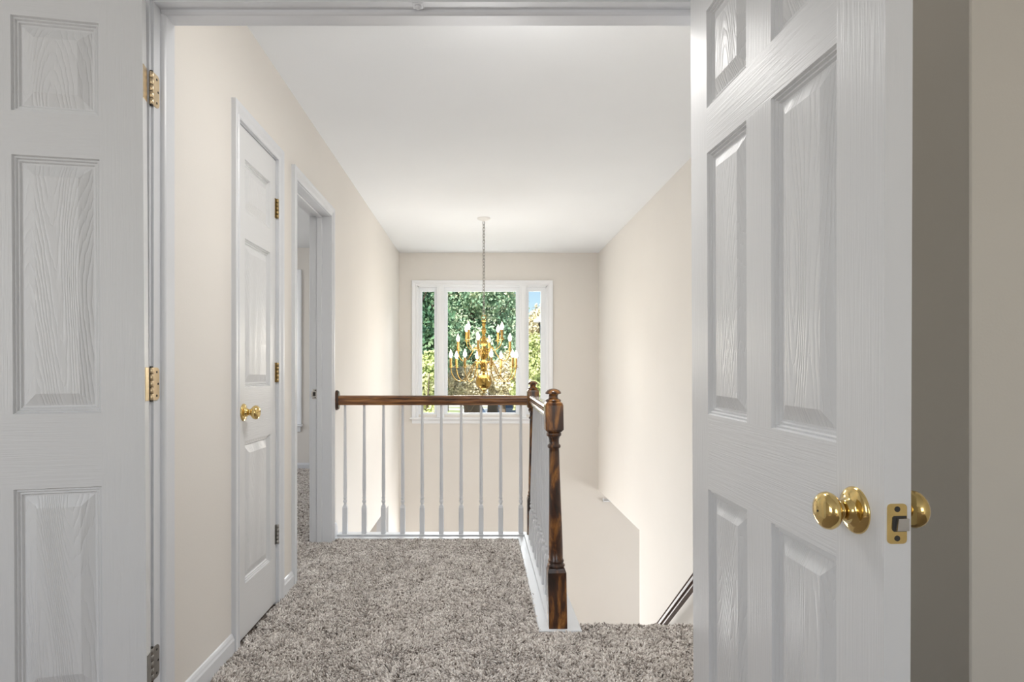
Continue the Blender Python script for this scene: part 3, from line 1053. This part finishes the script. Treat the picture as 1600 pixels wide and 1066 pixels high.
# small bracket on the wall through the ground-floor opening
c = MB()
bx, bz = (941.5 - VPX) / 136.6, EYE - (783.5 - VPY) / 136.6
c.box(bx, bx + 0.012, BY - 0.03, BY, bz, bz + 0.04, bev=0.002)
c.box(bx, bx + 0.55, BY - 0.035, BY, bz, bz + 0.013, bev=0.002)
c.box(bx + 0.012, bx + 0.54, BY - 0.02, BY, bz + 0.018, bz + 0.026, bev=0.002)
tag(c.build('window_trim_shelf', M['window_white']), 'small white ledge on the far wall below the diagonal edge of the right wall', 'ledge')

# ------------------------------------------------------------------ picture window


def wx(px):
    return (px - VPX) / 136.6


def wz(py):
    return EYE + (VPY - py) / 136.6


win = MB()
prof = casing_profile(0.062, 0.02)
a0, a1, zt = wx(643.6) + 0.062, wx(863.8) - 0.062, wz(438.4) - 0.062
sillz = wz(652.5)
casing(win, a0, a1, zt, BY, -1, 'x', wd=0.062, th=0.021, zb=sillz)
# jamb liner
win.box(a0 - 0.001, a0 + 0.016, BY - 0.004, BY + 0.15, sillz, zt)
win.box(a1 - 0.016, a1 + 0.001, BY - 0.004, BY + 0.15, sillz, zt)
win.box(a0, a1, BY - 0.004, BY + 0.15, zt - 0.012, zt)
win.box(a0, a1, BY + 0.03, BY + 0.15, sillz - 0.02, sillz + 0.02)
# mullions with a bead each side
for m0, m1 in ((682.5, 694.0), (811.5, 822.5)):
    c0_, c1_ = wx(m0), wx(m1)
    win.box(c0_, c1_, BY - 0.014, BY + 0.14, sillz, zt, bev=0.003)
    win.box((c0_ + c1_) / 2 - 0.022, (c0_ + c1_) / 2 + 0.022, BY - 0.020, BY, sillz, zt, bev=0.004)
win1 = struct('window_1', win, M['window_white'], 'large white framed window on the far wall behind the chandelier', 'window')
c = MB()   # stool and apron
c.box(wx(641.0), wx(866.5), BY - 0.055, BY + 0.03, sillz - 0.018, sillz, bev=0.005)
c.build('window_sill', M['window_white'], win1)
c = MB()
c.prism([(BY, sillz - 0.018), (BY - 0.03, sillz - 0.018), (BY - 0.028, sillz - 0.028), (BY - 0.016, sillz - 0.036), (BY - 0.014, sillz - 0.068), (BY, sillz - 0.068)], 'x', wx(644), wx(863.5))
c.build('apron', M['window_white'], win1)
sash = [(wx(651.5) + 0.012, wx(682.5), wx(658.8), wx(678.2)), (wx(694), wx(811.5), wx(699), wx(806.4)), (wx(822.5), wx(855.8) - 0.012, wx(826.6), wx(845.5))]
gt, gb = wz(454.6), wz(645.6)
for s0, s1, g0, g1 in sash:
    c = MB()
    y0, y1 = BY + 0.035, BY + 0.075
    zt_, zb_ = zt - 0.011, sillz + 0.001
    c.box(s0, g0, y0, y1, zb_, zt_, bev=0.002)
    c.box(g1, s1, y0, y1, zb_, zt_, bev=0.002)
    c.box(g0, g1, y0, y1, gt, zt_, bev=0.002)
    c.box(g0, g1, y0, y1, zb_, gb, bev=0.002)
    for (a, b_, z0, z1) in ((g0, g0 + 0.006, gb, gt), (g1 - 0.006, g1, gb, gt), (g0, g1, gt - 0.006, gt), (g0, g1, gb, gb + 0.006)):
        pass
    sa = c.build('sash', M['window_white'], win1)
    c = MB()
    c.box(g0 - 0.002, g1 + 0.002, y0 + 0.018, y0 + 0.022, gb - 0.002, gt + 0.002)
    c.build('pane', M['glass'], sa)

# window of the side bedroom (its right casing shows through the doorway)
w = MB()
casing(w, -2.62, -2.035, 2.125, 6.75, -1, 'x', wd=0.070, th=0.02, zb=0.50)
w.box(-2.5, -2.035, 6.735, 6.75, 0.50, 2.125)
w.box(-2.72, -1.955, 6.70, 6.76, 0.475, 0.497, bev=0.004)
w.box(-2.70, -1.975, 6.732, 6.75, 0.415, 0.475, bev=0.003)
struct('window_2', w, M['window_white'], 'edge of a white cased window in the room behind the left doorway', 'window')

# ------------------------------------------------------------------ chandelier
CHX, CHY = 0.028, 5.47
S_ = 175.5


def cz(y7):        # pixel row of the close crop to height
    return EYE + (VPY - (480 + y7 / 7.107)) / S_


ch = empty('chandelier', (CHX, CHY, cz(650)))
tag(ch, 'three tier brass chandelier with lit candle bulbs hanging in the stairwell', 'chandelier')
Z0 = cz(650)
c = MB()
c.lathe([(0.006, -0.030), (0.014, -0.026), (0.018, -0.022), (0.045, -0.014), (0.058, -0.006), (0.060, 0.0)], (0, 0, CEIL - Z0), 32)
c.build('canopy', M['canopy'], ch)
# chain
c = MB()
ztop, zbot = CEIL - 0.030, cz(90)
nl = 30
st = (ztop - zbot) / nl
for k in range(nl):
    zc = zbot + st * (k + 0.5) - Z0
    pts = []
    for q in range(14):
        a = 2 * PI * q / 14
        dx, dz = 0.0095 * math.cos(a), 0.0195 * math.sin(a)
        pts.append((dx, 0, zc + dz) if k % 2 else (0.7071 * dx, 0.7071 * dx, zc + dz))
    c.tube(pts, 0.0025, 6, closed=True)
c.tube([(0.004 * math.sin(i * 0.9), 0.004 * math.cos(i * 0.9), zbot - Z0 + i * (ztop - zbot) / 30) for i in range(31)], 0.0012, 6)
c.build('chain', M['old_metal'], ch)
c = MB()
c.tube([(0.020 * math.cos(2 * PI * q / 20), 0, cz(113) - Z0 + 0.020 * math.sin(2 * PI * q / 20)) for q in range(20)], 0.003, 8, closed=True)
c.build('hanging_ring', M['chandelier_brass'], ch)
c = MB()
col = [(136, 4), (140, 14), (150, 33), (157, 30), (164, 14), (172, 16), (182, 24), (195, 20), (205, 15), (225, 17), (250, 24), (275, 25), (295, 18), (312, 14), (325, 22), (345, 24), (357, 16),
       (368, 22), (380, 38), (398, 44), (415, 36), (428, 22), (440, 20), (455, 34), (470, 50), (520, 54), (555, 44), (575, 22), (590, 20), (605, 34), (640, 34), (655, 22),
       (672, 20), (684, 34), (696, 30), (708, 14), (730, 13), (738, 26)]
c.lathe([(r / 1248, cz(y) - Z0) for y, r in col], n=28)
c.build('center_column', M['chandelier_brass'], ch)
c = MB()
R = 0.0745
zc = cz(828) - Z0
c.lathe([(max(0.002, R * math.cos(a)), zc + R * math.sin(a)) for a in [math.radians(85 - i * 10) for i in range(18)]], n=36)
c.build('ball', M['chandelier_brass'], ch)
c = MB()
c.lathe([(0.024, cz(912) - Z0), (0.022, cz(922) - Z0), (0.008, cz(930) - Z0), (0.006, cz(938) - Z0), (0.009, cz(944) - Z0), (0.004, cz(950) - Z0)], n=20)
c.tube([(0.016 * math.cos(2 * PI * q / 18), 0, cz(966) - Z0 + 0.012 * math.sin(2 * PI * q / 18)) for q in range(18)], 0.0022, 6, closed=True)
c.build('finial', M['chandelier_brass'], ch)

tiers = [
    (0.297, cz(668), [12, 57, 102, 147, 192, 237, 282, 327], [(.018, -.035), (.03, .02), (.055, .050), (.08, .048), (.115, -.01), (.155, -.085), (.205, -.124), (.255, -.108), (.287, -.06), (.297, -.012)]),
    (0.236, cz(484), [168, 258, 348, 78], [(.02, -.03), (.05, .022), (.078, .030), (.11, -.02), (.15, -.078), (.190, -.092), (.222, -.06), (.236, -.010)]),
    (0.205, cz(368), [50, 140, 230, 320], [(.015, -.02), (.035, .012), (.055, .006), (.08, -.055), (.12, -.088), (.165, -.075), (.196, -.04), (.205, -.008)]),
]
arm_src = {}
for ti, (R, z, angs, curve) in enumerate(tiers):
    c = MB()
    c.tube(catmull([(r, 0, dz) for r, dz in curve], 6), 0.0042, 8)
    for k, a in enumerate(angs):
        if k == 0:
            arm = c.build('arm', M['chandelier_brass'], ch, loc=(0, 0, z - Z0))
            d = MB()
            d.lathe([(0.004, -0.016), (0.008, -0.010), (0.006, -0.006), (0.012, -0.003), (0.026, 0.000), (0.0285, 0.003), (0.0265, 0.003), (0.012, 0.001), (0.012, 0.012), (0.015, 0.017), (0.0125, 0.018)], (R, 0, 0), 20)
            pan = d.build('drip_pan', M['chandelier_brass'], arm)
            d = MB()
            d.lathe([(0.0105, 0.012), (0.0105, 0.080), (0.009, 0.083)], (R, 0, 0), 16)
            cn = d.build('candle_sleeve', M['candle'], arm)
            d = MB()
            d.lathe([(0.006, 0.081), (0.010, 0.088), (0.0155, 0.100), (0.0165, 0.108), (0.0145, 0.119), (0.009, 0.132), (0.0045, 0.143), (0.0015, 0.152), (0.0004, 0.155)], (R, 0, 0), 16)
            bl = d.build('bulb', M['bulb'], arm)
            kids = [pan, cn, bl]
        else:
            a_ = arm.copy()
            COL.objects.link(a_)
            a_.parent = ch
            for kd in kids:
                q = kd.copy()
                COL.objects.link(q)
                q.parent = a_
            a_.rotation_euler = (0, 0, math.radians(a))
            continue
        arm.rotation_euler = (0, 0, math.radians(a))
pl = lamp('chandelier_glow', 'POINT', (CHX, CHY, 1.35), 22, (1.0, 0.95, 0.88), 0.3)
pl.parent = ch
pl.location = (0, 0, 0.12)

# added ceiling light beyond the doorway, out of view, to fill the hall
cl = empty('added_ceiling_light', (0.2, 2.08, CEIL))
tag(cl, 'added unseen round ceiling light above the landing just beyond the doorway', 'lamp')
c = MB()
c.lathe([(0.15, 0.0), (0.155, -0.02), (0.15, -0.03)], n=32)
c.build('fill_lamp_base', M['canopy'], cl)
c = MB()
c.lathe([(0.145, -0.03), (0.14, -0.05), (0.11, -0.075), (0.06, -0.09), (0.002, -0.095)], n=32)
c.build('fill_lamp_shade', M['diffuser'], cl)
ll = lamp('ceiling_fill_disk', 'AREA', (0, 0, -0.10), 10, (1.0, 0.97, 0.93), 0.28)  # added downward fill under the unseen shade
ll.parent = cl
ll.location = (0, 0, -0.10)
lp = lamp('ceiling_fill_point', 'POINT', (0, 0, 0), 5, (1.0, 0.98, 0.95), 0.12)  # extra point added below the shade to brighten the ceiling
lp.parent = cl
lp.location = (0, 0, -0.32)

# ------------------------------------------------------------------ outdoors
GZ = -2.95
g = MB()
g.box(-80, 80, 7.4, 160, GZ - 0.2, GZ)
m, t, b = mat('sunlit_pavement_and_lawn', (0.6, 0.57, 0.5), 0.9)
n = N(t, 'TexNoise', Scale=0.25, Detail=5.0)
t.links.new(coords(t), n.inputs['Vector'])
t.links.new(ramp(t, n.outputs[0], [(0.35, (0.62, 0.60, 0.55)), (0.52, (0.55, 0.52, 0.45)), (0.62, (0.30, 0.34, 0.16))]), b.inputs['Base Color'])
tag(g.build('ground', m), 'sunlit pavement and lawn outside the window', 'ground', kind='structure')


def leaf_mat(name, c1, c2, c3):
    m, t, b = mat(name, c1, 0.6, spec=0.2)
    n = N(t, 'TexNoise', Scale=1.6, Detail=4.0)
    t.links.new(coords(t), n.inputs['Vector'])
    t.links.new(ramp(t, n.outputs[0], [(0.3, c1), (0.5, c2), (0.7, c3)]), b.inputs['Base Color'])
    b.inputs['Transmission Weight'].default_value = 0.0
    return m


bark = mat('tree_bark', (0.16, 0.12, 0.09), 0.9)[0]


def tree(name, loc, h, rx, rz_, mt, label, seed, nblob=22, per=420, leaf=0.11):
    r = np.random.RandomState(seed)
    root = empty(name, (loc[0], loc[1], GZ))
    tag(root, label, 'tree', None)
    cz0 = h - rz_
    c = MB()
    tp = [(0, 0, -0.1), (0.05, 0, h * 0.3), (-0.05, 0.05, h * 0.6), (0, 0, h * 0.85)]
    c.tube(catmull(tp, 4), [0.035 * h * (1 - 0.85 * i / 12) + 0.01 for i in range(13)], 8)
    for k in range(5):
        a = r.uniform(0, 6.28)
        z = h * r.uniform(0.35, 0.6)
        c.tube([(0, 0, z), (rx * 0.4 * math.cos(a), rx * 0.4 * math.sin(a), z + rz_ * 0.3), (rx * 0.75 * math.cos(a), rx * 0.75 * math.sin(a), z + rz_ * 0.7)], [0.05, 0.035, 0.015], 6)
    c.build('trunk', bark, root)
    # crown: leaf quads on clumps
    cs = []
    for k in range(nblob):
        d = r.normal(0, 1, 3)
        d /= np.linalg.norm(d)
        q = r.uniform(0.35, 0.9)
        cs.append((d[0] * rx * q, d[1] * rx * q, cz0 + d[2] * rz_ * q, r.uniform(0.28, 0.48) * min(rx, rz_)))
    V, Fc = [], []
    P_, D_ = [], []
    for (x, y, z, rr) in cs:
        d = r.normal(0, 1, (per, 3))
        d /= np.linalg.norm(d, axis=1)[:, None]
        q = r.uniform(0.55, 1.05, (per, 1)) * rr
        P_.append(np.array([x, y, z]) + d * q)
        D_.append(d)
    P_ = np.concatenate(P_)
    D_ = np.concatenate(D_)
    n = len(P_)
    nrm = D_ + r.normal(0, 0.55, (n, 3))
    nrm /= np.linalg.norm(nrm, axis=1)[:, None]
    u = np.cross(nrm, r.normal(0, 1, (n, 3)))
    u /= np.linalg.norm(u, axis=1)[:, None]
    v_ = np.cross(nrm, u)
    s = leaf * r.uniform(0.6, 1.3, (n, 1))
    Q = np.stack([P_ - u * s, P_ - v_ * s * 0.55 + nrm * s * 0.15, P_ + u * s, P_ + v_ * s * 0.55 + nrm * s * 0.15], 1).reshape(-1, 3)
    me = bpy.data.meshes.new('foliage')
    me.vertices.add(n * 4)
    me.vertices.foreach_set('co', Q.reshape(-1))
    me.loops.add(n * 4)
    me.loops.foreach_set('vertex_index', np.arange(n * 4, dtype=np.int32))
    me.polygons.add(n)
    me.polygons.foreach_set('loop_start', (np.arange(n) * 4).astype(np.int32))
    me.polygons.foreach_set('loop_total', np.full(n, 4, dtype=np.int32))
    me.update(calc_edges=True)
    me.materials.append(mt)
    o = bpy.data.objects.new('foliage', me)
    COL.objects.link(o)
    o.parent = root
    return root


G1 = leaf_mat('dark_green_leaves', (0.05, 0.13, 0.08), (0.12, 0.24, 0.13), (0.30, 0.42, 0.22))
G2 = leaf_mat('blue_green_leaves', (0.12, 0.26, 0.17), (0.34, 0.50, 0.32), (0.80, 0.82, 0.58))
G3 = leaf_mat('yellow_green_leaves', (0.36, 0.50, 0.16), (0.62, 0.66, 0.30), (0.82, 0.78, 0.48))
G4 = leaf_mat('golden_autumn_leaves', (0.55, 0.50, 0.28), (0.80, 0.70, 0.48), (0.92, 0.84, 0.66))
tree('tree', (-3.6, 28), 10.0, 2.2, 4.2, G1, 'dark green tree filling the left window pane', 11, 44)
tree('tree', (-0.45, 34.5), 12.5, 2.8, 4.6, G2, 'tall blue green tree behind the chandelier', 12, 70)
tree('tree', (-2.6, 41.5), 13.0, 3.2, 4.8, G2, 'blue green tree between the left pane and the chandelier', 13, 70)
tree('tree', (2.35, 27.5), 5.9, 1.25, 2.1, G3, 'yellow green tree at the right side of the middle pane', 14, 26, leaf=0.09)
tree('tree', (4.4, 40), 8.8, 2.1, 3.6, G4, 'tan leaved tree under the sky in the right pane', 15, 40)
tree('tree', (2.45, 20), 4.3, 0.8, 1.9, G2, 'slim green tree low in the right pane', 16, 26, leaf=0.07)
tree('bush', (-1.95, 22), 4.7, 1.0, 2.3, G3, 'pale yellow green bush low in the left pane', 17, 26, leaf=0.08)
tree('tree', (-0.75, 31.6), 4.7, 1.0, 1.15, G4, 'small cream leaved tree low behind the chandelier', 18, 34, leaf=0.075)
tree('tree', (1.15, 30.6), 4.9, 1.0, 1.15, G4, 'small golden tree low right of the chandelier', 19, 30, leaf=0.075)
tree('tree', (0.9, 47.5), 12.5, 2.5, 4.5, G2, 'blue green tree behind the yellow green one', 20, 60)

# street lamp at the right pane
SLX, SLY = (849.0 - VPX) / (F_PX / 11.5), 11.5
q = F_PX / 11.5
sl_ = empty('street_lamp', (SLX, SLY, GZ))
tag(sl_, 'dark glass lantern on a white post outside the right window pane', 'lamp')


def sz(py):
    return EYE + (VPY - py) / q - GZ


c = MB()
c.lathe([(0.055, 0), (0.05, 0.3), (0.045, 0.34), (0.04, sz(536))], n=16)
c.build('post', M['window_white'], sl_)
c = MB()
c.lathe([(0.06, sz(536)), (0.075, sz(532)), (0.05, sz(530))], n=8, smooth=False)
for k in range(4):
    a = PI / 4 + k * PI / 2
    c.tube([(0.06 * math.cos(a), 0.06 * math.sin(a), sz(531)), (0.105 * math.cos(a), 0.105 * math.sin(a), sz(504))], 0.008, 6)
c.build('lantern_cage', M['dark'], sl_)
c = MB()
c.lathe([(0.05, sz(531)), (0.092, sz(505))], n=4, smooth=False)
c.build('lantern_glass', M['glass'], sl_)
c = MB()
c.lathe([(0.185, sz(503.5)), (0.18, sz(501)), (0.06, sz(494)), (0.03, sz(492)), (0.012, sz(489))], n=8, smooth=False)
c.build('lantern_roof', mat('pale_grey_metal', (0.55, 0.5, 0.5), 0.5)[0], sl_)

# parked car on the street
silver = mat('silver_car_paint', (0.75, 0.72, 0.72), 0.3, coat=0.6)[0]
grey = mat('grey_car_paint', (0.30, 0.31, 0.33), 0.3, coat=0.6)[0]
stripe = mat('car_red', (0.55, 0.03, 0.05), 0.4)[0]
cgl = mat('car_glass', (0.10, 0.13, 0.18), 0.08)[0]
rub = mat('tyre_rubber', (0.03, 0.03, 0.03), 0.8)[0]

def make_car(x, y, turn, paint, label, trim):
    car = empty('car', (x, y, GZ))
    car.rotation_euler = (0, 0, math.radians(turn))
    tag(car, label, 'car')
    # body: cross-sections front to back (front faces the camera)
    secs = [(-2.15, 0.72, 0.35, 0.62), (-2.05, 0.82, 0.30, 0.80), (-1.2, 0.88, 0.26, 0.95), (-0.75, 0.89, 0.26, 0.99), (1.5, 0.89, 0.26, 1.02), (2.0, 0.85, 0.30, 0.95), (2.15, 0.76, 0.36, 0.8)]
    c = MB()
    c.loft([[(-w_, y, z0), (-w_ * 1.02, y, (z0 + z1) / 2), (-w_ * 0.92, y, z1), (0, y, z1 + 0.03), (w_ * 0.92, y, z1), (w_ * 1.02, y, (z0 + z1) / 2), (w_, y, z0)] for y, w_, z0, z1 in secs])
    c.build('car_body', paint, car)
    c = MB()
    rs = [(-0.85, 0.78, 0.98), (-0.25, 0.66, 1.38), (0.3, 0.64, 1.44), (1.0, 0.64, 1.40), (1.65, 0.74, 1.0)]
    c.loft([[(-0.80, y, 0.93), (-w_, y, z1), (w_, y, z1), (0.80, y, 0.93)] for y, w_, z1 in rs])
    c.build('cabin_glass', cgl, car)
    c = MB()
    c.loft([[(-w_, y, z1 - 0.02), (-w_ + 0.02, y, z1 + 0.02), (w_ - 0.02, y, z1 + 0.02), (w_, y, z1 - 0.02)] for y, w_, z1 in [(-0.3, 0.68, 1.37), (0.3, 0.67, 1.44), (1.05, 0.67, 1.40)]])
    c.build('car_roof', paint, car)
    c = MB()
    c.box(-0.80, 0.80, -2.17, -2.12, 0.52, 0.60, bev=0.01)
    c.build('bumper_trim', trim, car)
    for x in (-0.85, 0.85):
        for y in (-1.35, 1.35):
            c = MB()
            c.lathe([(0.20, -0.10), (0.32, -0.10), (0.34, -0.07), (0.34, 0.07), (0.32, 0.10), (0.20, 0.10)], (x, y, 0.34), 20, axis='x')
            c.build('wheel', rub, car)


make_car(-0.6, 52, 8, silver, 'pale car with red bumper trim parked across the street, seen under the handrail', stripe)
make_car(2.3, 55, -70, grey, 'grey car parked across the street near the right end of the handrail', rub)
